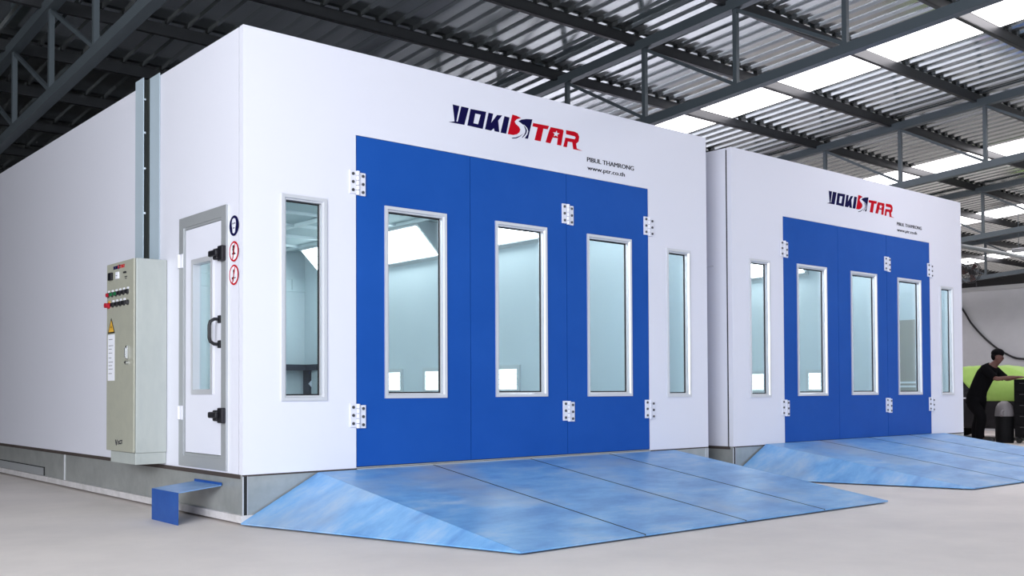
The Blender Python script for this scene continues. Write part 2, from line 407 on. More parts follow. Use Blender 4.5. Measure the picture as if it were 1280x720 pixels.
# cut the lining where the personnel door is
bpy.data.objects.remove(lin)
i_ = MB(); holed_panel(i_, 0.075, L-.08, LZ0, LZ1, T, T+.01, [(SD[0], SD[1], LZ0-1, SD[3])], 'x')
i_.box(W-T-.01, W-T, 0.075, L-.08, LZ0, LZ1); i_.box(T, W-T, L-.09, L-.07, LZ0, LZ1)
i_.build('inner_lining', WHITE_IN, booth)
MB().box(T, W-T, 0.07, L-.07, 0.379, 0.399).build('booth_floor', FLOORGRID, booth)
MB().box(T, W-T, 0.07, L-.07, LZ1, LZ1+.02).build('filter_ceiling', FILTER, booth)
gr = MB(); y = 0.5
while y < L-.2:
    gr.box(T+.5, W-T-.5, y-.03, y+.03, LZ1-.035, LZ1); y += 0.95
for x in (0.55, 1.6, 2.7, 3.8, W-.55): gr.box(x-.025, x+.025, .08, L-.1, LZ1-.045, LZ1)
gr.build('ceiling_grid', mat('white_ceiling_grid', (0.68, 0.76, 0.78), 0.5), booth)
# cable duct band and dark rack rails at the far end
bd = MB().box(T, W-T, L-.115, L-.09, 2.74, 2.77).box(T, W-T, L-.115, L-.09, 2.95, 2.98).box(5.15, 5.19, L-.115, L-.09, 2.77, 2.95)
bd.box(T+.012, W-T-.012, L-.10, L-.09, 2.77, 2.95)
bd.build('wall_duct', mat('pale_wall_duct', (0.66, 0.76, 0.79), 0.5), booth)
rk = MB()
rk.box(4.2, W-T-.02, L-.30, L-.12, 1.37, 1.47); rk.box(5.36, 5.41, L-.32, L-.12, 0.40, 1.40); rk.box(4.2, 4.26, L-.30, L-.12, 0.40, 1.40)
rk.box(W-T-.10, W-T-.02, 7.4, L-.12, 1.37, 1.47); rk.box(W-T-.08, W-T-.02, 7.4, 7.46, 0.40, 1.40)
rk_o = rk.build('rack_rail', mat('dark_blue_rail', (0.02, 0.025, 0.045), 0.5), booth)
tg = MB(); c = Vector((5.40, L-.325, 1.14)); h = 0.055
tg.solid([c+Vector((0,0,h)), c+Vector((h,0,0)), c+Vector((0,0,-h)), c+Vector((-h,0,0))], (0,-.003,0))
tg.build('tag', PAPER, rk_o)
def luminaire(y0, y1, right=True):
    """lamp box set at 45 degrees between wall and ceiling"""
    sx = -1 if right else 1; xw = W-T-.012 if right else T+.012
    a = (xw+sx*.0, LZ1-.52); b = (xw+sx*.50, LZ1-.02)
    n = Vector((sx*.707, -.707))
    poly = [a, b, (b[0], b[1]+.016), (a[0]-sx*0, b[1]+.016)]
    o = MB().prism(poly, 'y', y0, y1).build('ceiling_light', mat('lamp_housing', (0.62, 0.66, 0.68), 0.5), booth)
    A = Vector((a[0], 0, a[1])); B = Vector((b[0], 0, b[1])); N = Vector((n.x, 0, n.y))
    q0 = A.lerp(B, .10) + N*.004; q1 = A.lerp(B, .90) + N*.004
    d = MB().solid([q0+Vector((0,y0+.05,0)), q1+Vector((0,y0+.05,0)), q1+Vector((0,y1-.05,0)), q0+Vector((0,y1-.05,0))], N*.006)
    d.build('diffuser', TUBE, o)
    rim = MB()
    for (u, v) in ((q0, q0), (q1, q1)):
        rim.bar(u+Vector((0,y0+.03,0))+N*.006, u+Vector((0,y1-.03,0))+N*.006, .03, .018)
    rim.build('rim', ALU, o)
for y0, y1 in ((0.35, 2.05), (2.55, 4.25), (4.75, 6.45), (6.95, 8.15)):
    luminaire(y0, y1); luminaire(y0, y1, False)  # left row is unseen, added for its light on the right wall
for yc in (2.21, 3.445, 4.825, 6.17, 7.52):
    h = MB(); x1 = W-T-.012
    holed_panel(h, yc-.40, yc+.40, 0.965, 1.345, x1-.03, x1, [(yc-.35, yc+.35, 1.02, 1.29)], 'x')
    o = h.build('wall_light', mat('lamp_housing', (0.62, 0.66, 0.68), 0.5), booth)
    MB().box(x1-.012, x1-.006, yc-.35, yc+.35, 1.02, 1.29).build('diffuser', TUBE_LOW, o)
    gl = MB()
    for z in (1.085, 1.155, 1.222): gl.box(x1-.024, x1-.016, yc-.35, yc+.35, z-.004, z+.004)
    gl.build('guard_bar', WHITE_IN, o)

# second booth: copy of the first before the first gets its side-wall fittings
booth2 = copy_tree(booth)
booth2.location = (5.955, 0.026, -0.02)
booth2['label'] = 'spray booth standing further back on the right, behind the second ramp'
# close the door hole in its left wall with a plain leaf
MB().box(0.01, T-.004, SD[0]+.004, SD[1]-.004, SD[2]+.004, SD[3]-.004).build('side_door', WHITE, booth2)
# service door seen through its third leaf window
sv = MB().box(W-T-.022, W-T-.011, 0.42, 1.25, 0.41, 2.08).build('service_door', mat('beige_service_door', (0.42, 0.40, 0.36), 0.5), booth2)
MB().box(W-T-.034, W-T-.022, .46, 1.21, 1.045, 1.075).box(W-T-.034, W-T-.022, .46, 1.21, 1.105, 1.135).build('stripe_bar', mat('white_stripe_bar', (.85,.88,.9), .3), sv)  # white bars added to stand in for the stripes of a low lamp

# ---- personnel door on the first booth's left wall
def px(u, v, w): return (w, u, v)
fr = MB(); y0, y1, z0, z1 = SD; fw = 0.085
holed_panel(fr, y0, y1, z0, z1, -0.014, T, [(y0+fw, y1-fw, z0+fw, z1-fw)], 'x')
holed_panel(fr, y0+fw-.01, y1-fw+.01, z0+fw-.01, z1-fw+.01, -0.004, T, [(y0+fw+.02, y1-fw-.02, z0+fw+.02, z1-fw-.02)], 'x')
sdoor = lab(fr.build('side_door', GALV_PLAIN, booth), 'grey galvanised frame holding a narrow white personnel door')
lf = MB(); wy0, wy1, wz0, wz1 = 0.515, 0.925, 0.985, 2.085
ly0, ly1, lz0, lz1 = y0+fw+.024, y1-fw-.024, z0+fw+.03, z1-fw-.024
holed_panel(lf, ly0, ly1, lz0, lz1, 0.0, T-.01, [(wy0, wy1, wz0, wz1)], 'x')
merge(lf.build('door_leaf', WHITE, sdoor))
MB().box(-0.003, 0.03, ly0, ly1, z0+fw+.001, lz0-.004).build('kick_plate', GALV, sdoor)
wf = MB(); holed_panel(wf, wy0, wy1, wz0, wz1, -0.012, T, [(wy0+.04, wy1-.04, wz0+.04, wz1-.04)], 'x')
wf.build('window_frame', ALU, sdoor)
MB().box(0.045, 0.051, wy0+.036, wy1-.036, wz0+.036, wz1-.036).build('window_pane', GLASS, sdoor)
hd = MB(); hy, ha, hb = 0.40, 1.375, 1.57
hd.tube([(0.0, hy, hb), (-0.045, hy+.004, hb), (-0.075, hy+.01, hb-.02), (-0.082, hy+.012, hb-.05), (-0.082, hy+.012, ha+.05), (-0.075, hy+.01, ha+.02), (-0.045, hy+.004, ha), (0.0, hy, ha)], 0.0135, 10)
hd.bbox(-0.012, 0.002, hy-.022, hy+.022, hb-.03, hb+.03, .004).bbox(-0.012, 0.002, hy-.022, hy+.022, ha-.03, ha+.03, .004)
hd.build('handle', BLACK, sdoor)
for zc in (2.075, 0.822):
    l_ = MB(); l_.bbox(-0.05, -0.012, 0.262, 0.345, zc-.06, zc+.058, .008).bbox(-0.062, -0.004, 0.335, 0.405, zc-.046, zc+.04, .01)
    l_.bbox(-0.085, -0.05, 0.30, 0.44, zc-.022, zc+.026, .01)
    l_.build('latch', BLACK, sdoor)
for zc in (2.093, 0.832):
    l_ = MB(); l_.bbox(-0.024, -0.012, 1.075, 1.195, zc-.058, zc+.058, .004); l_.tube([(-.026, 1.135, zc-.055), (-.026, 1.135, zc+.055)], .013, 10)
    o = l_.build('hinge', WHITE, sdoor)

# ---- three round safety signs between the door and the corner
def sign_place(yc, zc): return lambda x, z, d: (-0.0015+d, yc-x, zc+z)
R_ = 0.078
s1 = flat_print('safety_sign', [(NAVY, [circle(0,0,R_)]), (WHITE, [
    [(-.034,.03),(-.026,.05),(0,.058),(.026,.05),(.034,.03),(.034,0),(.026,-.018),(.022,-.05),(0,-.062),(-.022,-.05),(-.026,-.018),(-.034,0)],
    [(-.024,.012),(-.006,.012),(-.006,.024),(-.024,.024)], [(.006,.012),(.024,.012),(.024,.024),(.006,.024)],
    [(-.016,-.014),(.016,-.014),(.012,-.022),(-.012,-.022)]])], booth, 0.002, sign_place(0.151, 2.271))
lab(s1, 'round dark blue sign showing a white masked face')
for v in s1.data.vertices: pass
def ban(zc, fig, label):
    ring = [circle(0,0,R_), circle(0,0,R_-.013)]
    a = 1.2; c, s = math.cos(a), math.sin(a); t = .006
    slash = [[(c*(R_-.012)-s*t, s*(R_-.012)+c*t), (c*(R_-.012)+s*t, s*(R_-.012)-c*t), (-c*(R_-.012)+s*t, -s*(R_-.012)-c*t), (-c*(R_-.012)-s*t, -s*(R_-.012)+c*t)]]
    o = flat_print('safety_sign', [(PAPER, [circle(0,0,R_-.012)]), (RED, ring), (BLACK, fig), (RED, slash)], booth, 0.002, sign_place(0.151, zc))
    # lift each colour a hair so that they never share a plane
    for poly in o.data.polygons:
        for vi in poly.vertices:
            o.data.vertices[vi].co.x = o.data.vertices[vi].co.x
    off = {0: 0.0, 1: -.0006, 2: -.0004, 3: -.0008}
    seen = {}
    for poly in o.data.polygons:
        for vi in poly.vertices: seen[vi] = poly.material_index
    for vi, mi in seen.items(): o.data.vertices[vi].co.x += off[mi]
    return lab(o, label)
ban(2.074, [circle(-.008,.036,.015,12), [(-.028,.026),(.0,.022),(.012,-.01),(-.012,-.016)], [(-.034,-.018),(-.016,-.006),(.03,-.014),(.028,-.022),(-.012,-.026)], [(-.014,-.026),(-.004,-.026),(-.008,-.05),(-.02,-.05)]], 'round red bar sign with a black bending figure')
ban(1.895, [circle(-.004,.03,.011,12), [(-.01,.02),(.006,.02),(.006,-.02),(-.01,-.02)], [(-.034,-.02),(-.014,-.014),(-.014,-.034),(-.034,-.034)], [(-.012,-.022),(.034,-.02),(.034,-.027),(-.012,-.03)], [(-.008,-.03),(0,-.03),(-.004,-.05),(-.014,-.05)]], 'round red bar sign with a black figure beside a flame')
off = {0: 0.0, 1: -.0006}; seen = {}
for poly in s1.data.polygons:
    for vi in poly.vertices: seen[vi] = poly.material_index
for vi, mi in seen.items(): s1.data.vertices[vi].co.x += off[mi]
# joint strip and lower panel on the skirt
MB().box(0.0, 0.008, 4.225, 4.245, 0.077, 0.345).build('joint_strip', ALU, booth)
lp = MB().box(-0.004, 0.008, 4.95, L, 0.08, 0.166).box(-0.002, 0.008, 4.935, 4.95, 0.08, 0.176, 1).box(-0.002, 0.008, 4.95, L, 0.166, 0.174, 1)
lp.build('lower_cover', [GALV_PLAIN, DARKGAP], booth)

# ---- white exhaust housing behind the first booth
ex = MB().prism([(L+.02, 0.3), (L+2.6, 0.3), (L+2.6, 2.55), (L+.02, 3.70)], 'x', 0.02, 1.9)
eo = thing('exhaust_housing', 'white sloped exhaust housing against the far end of the booth with the cabinet', 'exhaust housing', (0,0,0))
ex.build('housing', WHITE, eo)
MB().box(0.06, 1.86, L+.06, L+2.55, 0.0, 0.3).build('plinth', GALV, eo)

# ================================================================== control cabinet
cab = thing('control_cabinet', 'tall grey electrical control cabinet with rows of buttons on the booth side wall', 'cabinet', (-0.142, 1.80, 0.392))
cab_o = Vector((-0.142, 1.80, 0.392))
def cb(o): o.location = -cab_o; return o
CX, CY0, CY1, CZ0, CZ1 = -0.284, 1.455, 2.115, 0.49, 2.139
cb(MB().bbox(CX+.02, 0.002, CY0, CY1, CZ0, CZ1, .006).build('body', CABSIDE, cab))
cb(MB().bbox(CX, CX+.017, CY0+.004, CY1-.004, CZ0+.004, CZ1-.004, .005).build('door', CABFRONT, cab))
cb(MB().bbox(CX+.02, 0.002, CY0+.01, CY1-.06, 0.392, CZ0, .004).box(CX+.06, -.05, CY0+.006, CY0+.01, 0.42, 0.462).build('plinth', CABSIDE, cab))
cp_ = lambda x, z, d: (CX-.001-d, x, z)
fl = lambda yc, zc, k=1.0: (lambda x, z, d: (CX-.0012+d, yc-x*k, zc+z*k))
# maker's strip, repeated small from the booth front
cx0, cz0 = 2.75, 3.44
k = 0.175
sl = flat_print('logo', [(NAVY, [[(x-cx0, z-cz0) for x, z in p_] for p_ in LOGO_NAVY]), (RED, [[(x-cx0, z-cz0) for x, z in p_] for p_ in LOGO_RED])], cab, 0.002, fl(1.808, 2.092, k)); cb(sl)
def bx(name, y0, y1, z0, z1, d, m, parent=cab, r=.003):
    return cb(MB().bbox(CX-d, CX+.001, y0, y1, z0, z1, r).build(name, m, parent))
bx('meter', 1.952, 2.036, 1.99, 2.056, .02, BLACK)
mt = bx('meter', 1.80, 1.866, 1.99, 2.050, .012, PAPER)
lab(mt, 'white dial meter')
cb(MB().bbox(CX-.014, CX-.011, 1.82, 1.85, 2.015, 2.02, .001).build('needle', INK, cab))
bx('lamp_switch', 1.630, 1.685, 2.024, 2.040, .010, BLACK)
cb(flat_print('caption', [(INK, [[(-.03,0),(.03,0),(.03,.008),(-.03,.008)], [(-.02,-.014),(.02,-.014),(.02,-.008),(-.02,-.008)]])], cab, .001, fl(1.64, 1.99)))
def button(y, z, m, big=False):
    r = .017 if not big else .021
    b1 = MB().tube([(CX, y, z), (CX-.012, y, z)], r+.006, 14)
    o = cb(b1.build('push_button', m if big else SCREW, cab))
    c_ = MB().tube([(CX-.012, y, z), (CX-(.042 if big else .026), y, z)], [r, r*1.05], 14)
    q = c_.build('cap', m, o)
    return o
for j, y in enumerate((2.055, 1.960, 1.865, 1.775, 1.685, 1.592)):
    button(y, 1.862, (REDBTN, GREENBTN, GREENBTN, BLACK, BLACK, BLACK)[j], False)
    bx('caption_plate', y-.022, y+.022, 1.884, 1.902, .003, PAPER, r=.001)
for j, y in enumerate((2.045, 1.943, 1.850, 1.760, 1.672, 1.585)):
    button(y, 1.770, (REDBTN, BLACK, BLACK, BLACK, BLACK, SCREW)[j], j == 0)
    if j < 5 : bx('caption_plate', y-.022, y+.022, 1.794, 1.812, .003, PAPER if j else YELLOW, r=.001)
bx('caption_plate', 1.610, 1.632, 1.755, 1.785, .004, PAPER, r=.001)
cb(flat_print('warning_label', [(BLACK, [[(0,.072),(-.086,-.064),(.086,-.064)]]), (YELLOW, [[(0,.05),(-.066,-.052),(.066,-.052)], [(.008,.022),(-.016,-.016),(-.002,-.014),(-.012,-.042),(.016,-.004),(.002,-.006)]])], cab, .002, fl(1.99, 1.587)))
w_ = [o for o in scene.objects if o.name.startswith('warning_label')][0]
seen = {}
for poly in w_.data.polygons:
    for vi in poly.vertices: seen[vi] = poly.material_index
for vi, mi in seen.items(): w_.data.vertices[vi].co.x -= .0006*mi
lab(w_, 'yellow triangle with black border and lightning bolt')
sh = flat_print('instruction_sheet', [(PAPER, [[(-.083,-.203),(.083,-.203),(.083,.203),(-.083,.203)]]), (INK, [[(-.06,z-.002),(.06*f_,z-.002),(.06*f_,z+.002),(-.06,z+.002)] for z, f_ in ((.16,.6),(.105,.9),(.075,.3),(.04,.5),(-.002,.2),(-.04,.8),(-.07,.5),(-.1,.7),(-.14,.4))])], cab, .002, fl(1.992, 1.309)); cb(sh)
seen = {}
for poly in sh.data.polygons:
    for vi in poly.vertices: seen[vi] = poly.material_index
for vi, mi in seen.items(): sh.data.vertices[vi].co.x -= .0006*mi
h_ = MB().bbox(CX-.018, CX, 1.573, 1.603, 1.285, 1.40, .005).bbox(CX-.03, CX-.014, 1.58, 1.596, 1.293, 1.385, .004)
cb(h_.build('handle', CHROME, cab))
kl = MB().tube([(CX, 1.59, 1.255), (CX-.022, 1.59, 1.255)], .017, 14).bar((CX-.024, 1.575, 1.245), (CX-.024, 1.60, 1.262), .01)
cb(kl.build('lock', CHROME, cab))
np_ = text_print('nameplate', [('vSTEM', -.075, -.02, .15, .042)], INK, cab, fl(1.80, .573)); cb(np_)
# kept as an unreadable small mark: replaced below by plain strokes
bpy.data.objects.remove(np_)
cb(flat_print('nameplate', [(INK, [[(-.085,.018),(-.07,.02),(-.055,-.012),(-.042,.02),(-.03,.02),(-.052,-.03),(-.062,-.03)], [(-.02,-.022),(-.005,-.022),(.0,.012),(-.012,.014)], [(.01,-.018),(.055,-.016),(.055,-.004),(.022,-.006),(.022,.012),(.01,.012)], [(.03,.008),(.085,.012),(.085,.022),(.03,.018)], [(.066,-.014),(.08,-.014),(.08,.008),(.066,.008)]])], cab, .002, fl(1.80, .573)))

# ---- cable trunking rising from the cabinet
tr = thing('cable_trunking', 'pale blue vertical cable trunking rising from the grey control cabinet', 'cable trunking', (0,1.9,2.139))
to = Vector((0,1.9,2.139))
t1 = MB().box(-.062, -.056, 1.845, 2.035, 2.145, 3.80).box(-.056, 0.0, 2.029, 2.035, 2.145, 3.80).box(-.006, 0.0, 1.845, 2.029, 2.145, 3.80, 1)
t1.box(-.056, -.006, 1.90, 2.029, 2.145, 3.80, 1)  # dark fill puts the shade inside the open channel into its colour
o = t1.build('channel', [TRUNK_B, mat('channel_inner_shade', (0.045, 0.052, 0.048), 0.5)], tr); o.location = -to
t1 = MB().box(-.006, 0.0, 1.618, 1.840, 2.145, 3.80); o = t1.build('back_plate', TRUNK_B, tr); o.location = -to
for z in (2.6, 3.0, 3.32, 3.62):
    o = MB().tube([(-.03, 1.90, z), (-.03, 1.888, z)], .010, 10).build('bolt', CHROME, tr); o.location = -to

# ================================================================== entry step in front of the personnel door
st = thing('entry_step', 'folded blue steel step below the narrow side door', 'step', (-.17, .615, 0))
so = Vector((-.17, .615, 0)); y0, y1 = .36, .87; t = .006
def stp(o): o.location = -so; return o
stp(MB().prism([(-.352,.245),(0.0,.282),(0.0,.282-t),(-.352,.245-t)], 'y', y0, y1).build('tread', mat('worn_lit_blue_tread', (0.13, 0.28, 0.58), 0.35, noise=(7, (0.24, 0.40, 0.66), 0.4, 0.75, (1, 1, 1))), st))  # lighter than the riser: wear plus reflected light put into the colour
stp(MB().box(-.352-.001, -.352+t, y0, y1, .0, .245).build('riser', BLUE_STEP, st))
stp(MB().box(-.004, .0, y0, y1, .277, .300).build('lip', BLUE_STEP, st))

# ================================================================== ramps
def make_ramp(label, loc):
    r = thing('access_ramp', label, 'ramp', loc, 'blue ramps up to the booth doors')
    X = [.633, 1.750, 2.863, 3.909, 4.897]; zt = .368; D = 2.44; th = .011; zf = .024
    n = Vector((0, -zt, D)).normalized()
    up = Vector((0, -zt/D, 0))
    for a, b in zip(X, X[1:]):
        g = .0065
        m_ = MB(); m_.solid([(a+g,-.014,zt),(b-g,-.014,zt),(b-g,-D,zf),(a+g,-D,zf)], (0,0,-th))
        o = m_.build('ramp_plate', RAMP, r)
        bpy.context.view_layer.update()
    for (xa, xb) in ((X[0], -.02), (X[-1], 5.55)):
        m_ = MB(); m_.solid([(xa,-.014,zt),(xa,-D,zf),(xb,-.014,zf)], (0,0,-th)); m_.build('wing_plate', RAMP, r)
    for x in X[1:-1]:
        m_ = MB(); m_.solid([(x-.0065,-.014,zt+.0015),(x+.0065,-.014,zt+.0015),(x+.0065,-D,zf+.0015),(x-.0065,-D,zf+.0015)], (0,0,-.008)); m_.build('joint_strip', DARKGAP, r)
    # bearers under the plates and the dark underside
    u = MB()
    for x in X: u.prism([(-.03,.0),(-D+.12,.0),(-.03,zt-.02)], 'x', x-.02+(.03 if x == X[0] else -.03 if x == X[-1] else 0), x+.02+(.03 if x == X[0] else -.03 if x == X[-1] else 0))
    u.build('bearer', PURLIN, r)
    return r
ramp = make_ramp('wide worn blue steel ramp up to the doors of the booth with the cabinet', (0,0,0))
ramp2 = copy_tree(ramp); ramp2.location = (5.915, 0.026, -0.0)
ramp2['label'] = 'blue steel ramp further back, leading up to the right booth'

# ================================================================== hall shell
XL, XR, YF, YB = -9.0, 33.0, -9.5, 13.0
SL = 0.07
def ztop(y): return 5.5 - SL*y             # axis of the truss top chord
g = MB(); g.box(XL-6, XR+1, YF-8, YB+1, -0.2, 0.0)
struct(g.build('floor', CONC))
def roof_z(y): return 5.686 - SL*y
SKY = [(9.05, 10.10), (15.87, 16.97), (21.70, 22.85), (28.3, 29.5)]
rf = MB(); pitch = .25
prof = []
x = XL
segs = []; cur = XL
for a, b in SKY: segs.append((cur, a)); cur = b
segs.append((cur, XR))
for a, b in segs:
    n = max(1, round((b-a)/pitch)); p_ = (b-a)/n
    pts = []
    for k in range(n):
        u = a + k*p_
        pts += [(u, 0), (u+p_*.72, 0), (u+p_*.82, -.028), (u+p_*.92, -.028)]
    pts.append((b, 0))
    v = []; 
    for (u, dz) in pts: v.append((u, YF, roof_z(YF)+dz)); v.append((u, YB, roof_z(YB)+dz))
    rf.add(v, [(2*i, 2*i+1, 2*i+3, 2*i+2) for i in range(len(pts)-1)])
    v2 = [(a, YF, roof_z(YF)+.06), (b, YF, roof_z(YF)+.06), (b, YB, roof_z(YB)+.06), (a, YB, roof_z(YB)+.06)]
    rf.add(v2, [(0,1,2,3)])
me = bpy.data.meshes.new('ceiling'); me.from_pydata(rf.v, [], rf.f); me.materials.append(SHEET)
ceil = bpy.data.objects.new('ceiling', me); COL.objects.link(ceil); struct(ceil)
for i, (a, b) in enumerate(SKY):
    m_ = MB(); n = max(1, round((b-a)/pitch)); p_ = (b-a)/n; pts = []
    for k in range(n):
        u = a + k*p_ + .002
        pts += [(u, 0), (u+p_*.72, 0), (u+p_*.82, -.028), (u+p_*.92, -.028)]
    pts += [(b-.002, 0)]; v = []
    for h in (0, .006):
        for (u, dz) in pts: v += [(u, YF, roof_z(YF)+dz+h), (u, YB, roof_z(YB)+dz+h)]
    q = len(pts)
    f = [(2*i, 2*i+1, 2*i+3, 2*i+2) for i in range(q-1)] + [(2*q+2*i, 2*q+2*i+2, 2*q+2*i+3, 2*q+2*i+1) for i in range(q-1)]
    m_.add(v, f)
    struct(m_.build('window_%d' % (i+1), SKYPANEL))
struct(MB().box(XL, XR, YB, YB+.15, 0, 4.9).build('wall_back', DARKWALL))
wl = MB(); wl.prism([(2.0,0),(YB,0),(YB,4.75),(2.0,5.5)], 'x', -7.15, -7.0); struct(wl.build('shade_wall_left', DARKWALL))  # unseen wall added to keep the left roof dark
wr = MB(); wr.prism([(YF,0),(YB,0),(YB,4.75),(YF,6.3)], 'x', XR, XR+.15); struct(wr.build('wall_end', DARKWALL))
# pale partition wall on the right, with its cap
WX = 21.0
struct(MB().box(WX, WX+.18, -6.5, YB, 0, 3.34).build('wall_right', GREYWALL))
struct(MB().box(WX-.03, WX+.21, -6.5, YB, 3.34, 3.44).build('trim_1', mat('wall_cap', (0.36, 0.36, 0.37), 0.8)))

# ---- trusses
NODES = [.15+1.42*k for k in range(-6, 9)]
def make_truss(x, label):
    t = thing('roof_truss', label, 'truss', (x, 0, 0), 'steel roof trusses')
    dep = 1.0
    ya, yb = NODES[0], NODES[-1]
    MB().bar((0,ya-.3,ztop(ya-.3)), (0,yb+.2,ztop(yb+.2)), .11, .12).build('top_chord', STEEL, t)
    MB().bar((0,ya-.3,ztop(ya-.3)-dep), (0,yb+.2,ztop(yb+.2)-dep), .11, .11).build('bottom_chord', STEEL, t)
    for i, y in enumerate(NODES):
        z = ztop(y); MB().bar((0,y,z-.05), (0,y,z-dep+.05), .055).build('vertical_strut', STEEL, t)
        if i: 
            y0 = NODES[i-1]
            MB().bar((0.0,y,z-.06), (0.0,y0,ztop(y0)-dep+.06), .04).build('diagonal_strut', STEEL, t)
    return t
make_truss(-.1, 'dark steel roof truss over the long side wall with the cabinet')
make_truss(6.23, 'roof truss passing over the gap between the two spray booths')
make_truss(12.54, 'roof truss showing just above the top edge of the right spray booth')
make_truss(18.60, 'roof truss beyond the right booth, above the wall fan')
make_truss(24.9, 'farthest roof truss, beyond the pale partition wall')
# ---- purlins
pl0 = None
for k in range(-6, 9):
    y = .28 + 1.44*k
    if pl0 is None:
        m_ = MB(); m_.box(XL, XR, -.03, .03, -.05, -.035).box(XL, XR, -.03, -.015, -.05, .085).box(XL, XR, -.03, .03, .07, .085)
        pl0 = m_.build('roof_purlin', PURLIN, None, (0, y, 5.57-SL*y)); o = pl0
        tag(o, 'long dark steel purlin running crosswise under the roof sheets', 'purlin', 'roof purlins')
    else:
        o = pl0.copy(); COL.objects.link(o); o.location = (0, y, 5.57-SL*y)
# ---- tie pipe along the bottom chords and hanging lamp beyond the wall
tp = MB().tube([(18.0, 3.4, 4.115), (XR, 3.4, 4.115)], .05, 12).build('tie_pipe', mat('pale_grey_pipe', (0.26, 0.28, 0.29), 0.45, metal=0.3))
tag(tp, 'pale horizontal pipe crossing under the truss above the partition wall', 'pipe')
lm = thing('hanging_lamp', 'bright strip lamp hanging over the partition wall at the right edge', 'lamp', (22.0, 3.2, 4.24))
MB().bbox(-.10, .10, -.66, .64, 0.06, .16, .02).build('housing', GREYWALL, lm)
MB().tube([(0, -.6, .03), (0, .58, .03)], .026, 12).build('tube', TUBE, lm)
for y in (-.5, .5): MB().tube([(0, y, .16), (0, y, 1.02)], .008, 6).build('hanger', STEEL, lm)

# ---- wall fan on the top of the partition wall
fn = thing('wall_fan', 'dark round fan on a bracket at the top of the partition wall', 'fan', (20.9, 4.30, 3.44))
MB().bar((.1,0,0), (.1,0,.12), .05).bar((.1,0,.10), (-.05,0,.34), .035).build('bracket', BLACK, fn)
mt_ = MB().tube([(.10,0,.34), (-.08,0,.34)], [.06,.075], 14).build('motor', BLACK, fn)
gd = MB()
def ring(r, x, t=.008, n=28): gd.tube([(x, r*math.cos(2*PI*k/n), .34+r*math.sin(2*PI*k/n)) for k in range(n+1)], t, 6)
ring(.26, -.14); ring(.26, -.22, .010); ring(.17, -.245); ring(.08, -.255)
for k in range(16):
    a = 2*PI*k/16; c, s = math.cos(a), math.sin(a)
    gd.tube([(-.08, .07*c, .34+.07*s), (-.14, .26*c, .34+.26*s), (-.22, .26*c, .34+.26*s), (-.255, .05*c, .34+.05*s)], .004, 5)
gd.build('guard', BLACK, fn)
for k in range(3):
    a0 = 2*PI*k/3
    pts = [(-.16-.03*math.sin(q*3), r*math.cos(a0+q), .34+r*math.sin(a0+q)) for r, q in ((.05,0),(.14,-.25),(.23,-.1),(.235,.45),(.15,.5),(.06,.35))]
    MB().solid(pts, (-.006,0,0)).build('blade', mat('dark_fan_blade', (.05,.02,.02), .4), fn)

# ---- cable sagging along the partition wall
ctrl = [(20.965, 5.2, 3.34), (20.955, 4.9, 3.30), (20.95, 4.58, 2.90), (20.95, 4.35, 2.52), (20.95, 3.92, 2.06), (20.95, 3.475, 1.76), (20.95, 3.15, 1.68), (20.95, 2.5, 1.66), (20.95, 1.6, 1.80), (20.95, .6, 2.3), (20.96, -.3, 3.1), (20.965, -.5, 3.30)]
def smooth(pts, n=6):
    P = [Vector(p) for p in pts]; out = []
    for i in range(len(P)-1):
        a, b, c, d = P[max(i-1,0)], P[i], P[i+1], P[min(i+2,len(P)-1)]
        for k in range(n):
            t = k/n
            out.append(.5*((2*b)+(c-a)*t+(2*a-5*b+4*c-d)*t*t+(3*b-a-3*c+d)*t**3))
    return out+[P[-1]]
cb_ = MB().tube(smooth(ctrl), .024, 8).build('hanging_cable', BLACK)
tag(cb_, 'black cable sagging across the pale partition wall', 'cable')

# ================================================================== car under a green sheet
CARX = 17.4
car = thing('car', 'dark car parked by the partition wall, its roof under a lime green sheet', 'car', (CARX, 1.9, 0))
CARP = mat('black_car_paint', (0.008, 0.007, 0.009), 0.25, spec=.3)
TYRE = mat('tyre_rubber', (0.012, 0.012, 0.012), 0.8)
hw = .86
# lower body: side outline (y forward is -), wheel arches cut as arcs
def arch(yc, r=.36, n=10): return [(yc + r*math.cos(PI*k/n), .30 + r*math.sin(PI*k/n)) for k in range(n+1)]
outl = [(-2.15,.42),(-2.18,.62),(-2.05,.76),(-1.0,.92),(-.9,.93),(1.7,.95),(2.1,.92),(2.2,.70),(2.16,.36),(1.80,.26)]
outl += [(y, z) for y, z in arch(1.36) if z >= .26] + [(.98,.22),(-.86,.22)] + [(y, z) for y, z in arch(-1.26) if z >= .26] + [(-1.64,.26),(-2.0,.28)]
bm = bmesh.new()
def loft(outline, stations):
    m_ = MB(); n = len(outline); vs = []
    for x, sy, sz0 in stations: vs += [(x, y*sy, sz0+(z-sz0)*(1.0 if abs(x) < hw*.97 else .94)) for y, z in outline]
    fs = []
    for i in range(len(stations)-1):
        for k in range(n): fs.append((i*n+k, i*n+(k+1)%n, (i+1)*n+(k+1)%n, (i+1)*n+k))
    fs += [tuple(range(n))[::-1], tuple(range((len(stations)-1)*n, len(stations)*n))]
    m_.add(vs, fs); return m_
o = loft(outl, [(-hw,.965,.5),(-hw+.07,1,.5),(hw-.07,1,.5),(hw,.965,.5)]).build('body', CARP, car)
gh = MB()
gy = [(-1.05,.92),(-.25,1.37),(.1,1.41),(1.0,1.40),(1.75,1.0),(1.8,.93)]
n = len(gy); vs = []
for x, k in ((-hw+.04,0),(-hw+.24,1)): pass
prof_ = lambda s: [(s*(hw-.05-.20*max(0,(z-.92))/.49), y, z) for y, z in gy]
A_, B_ = prof_(-1), prof_(1)
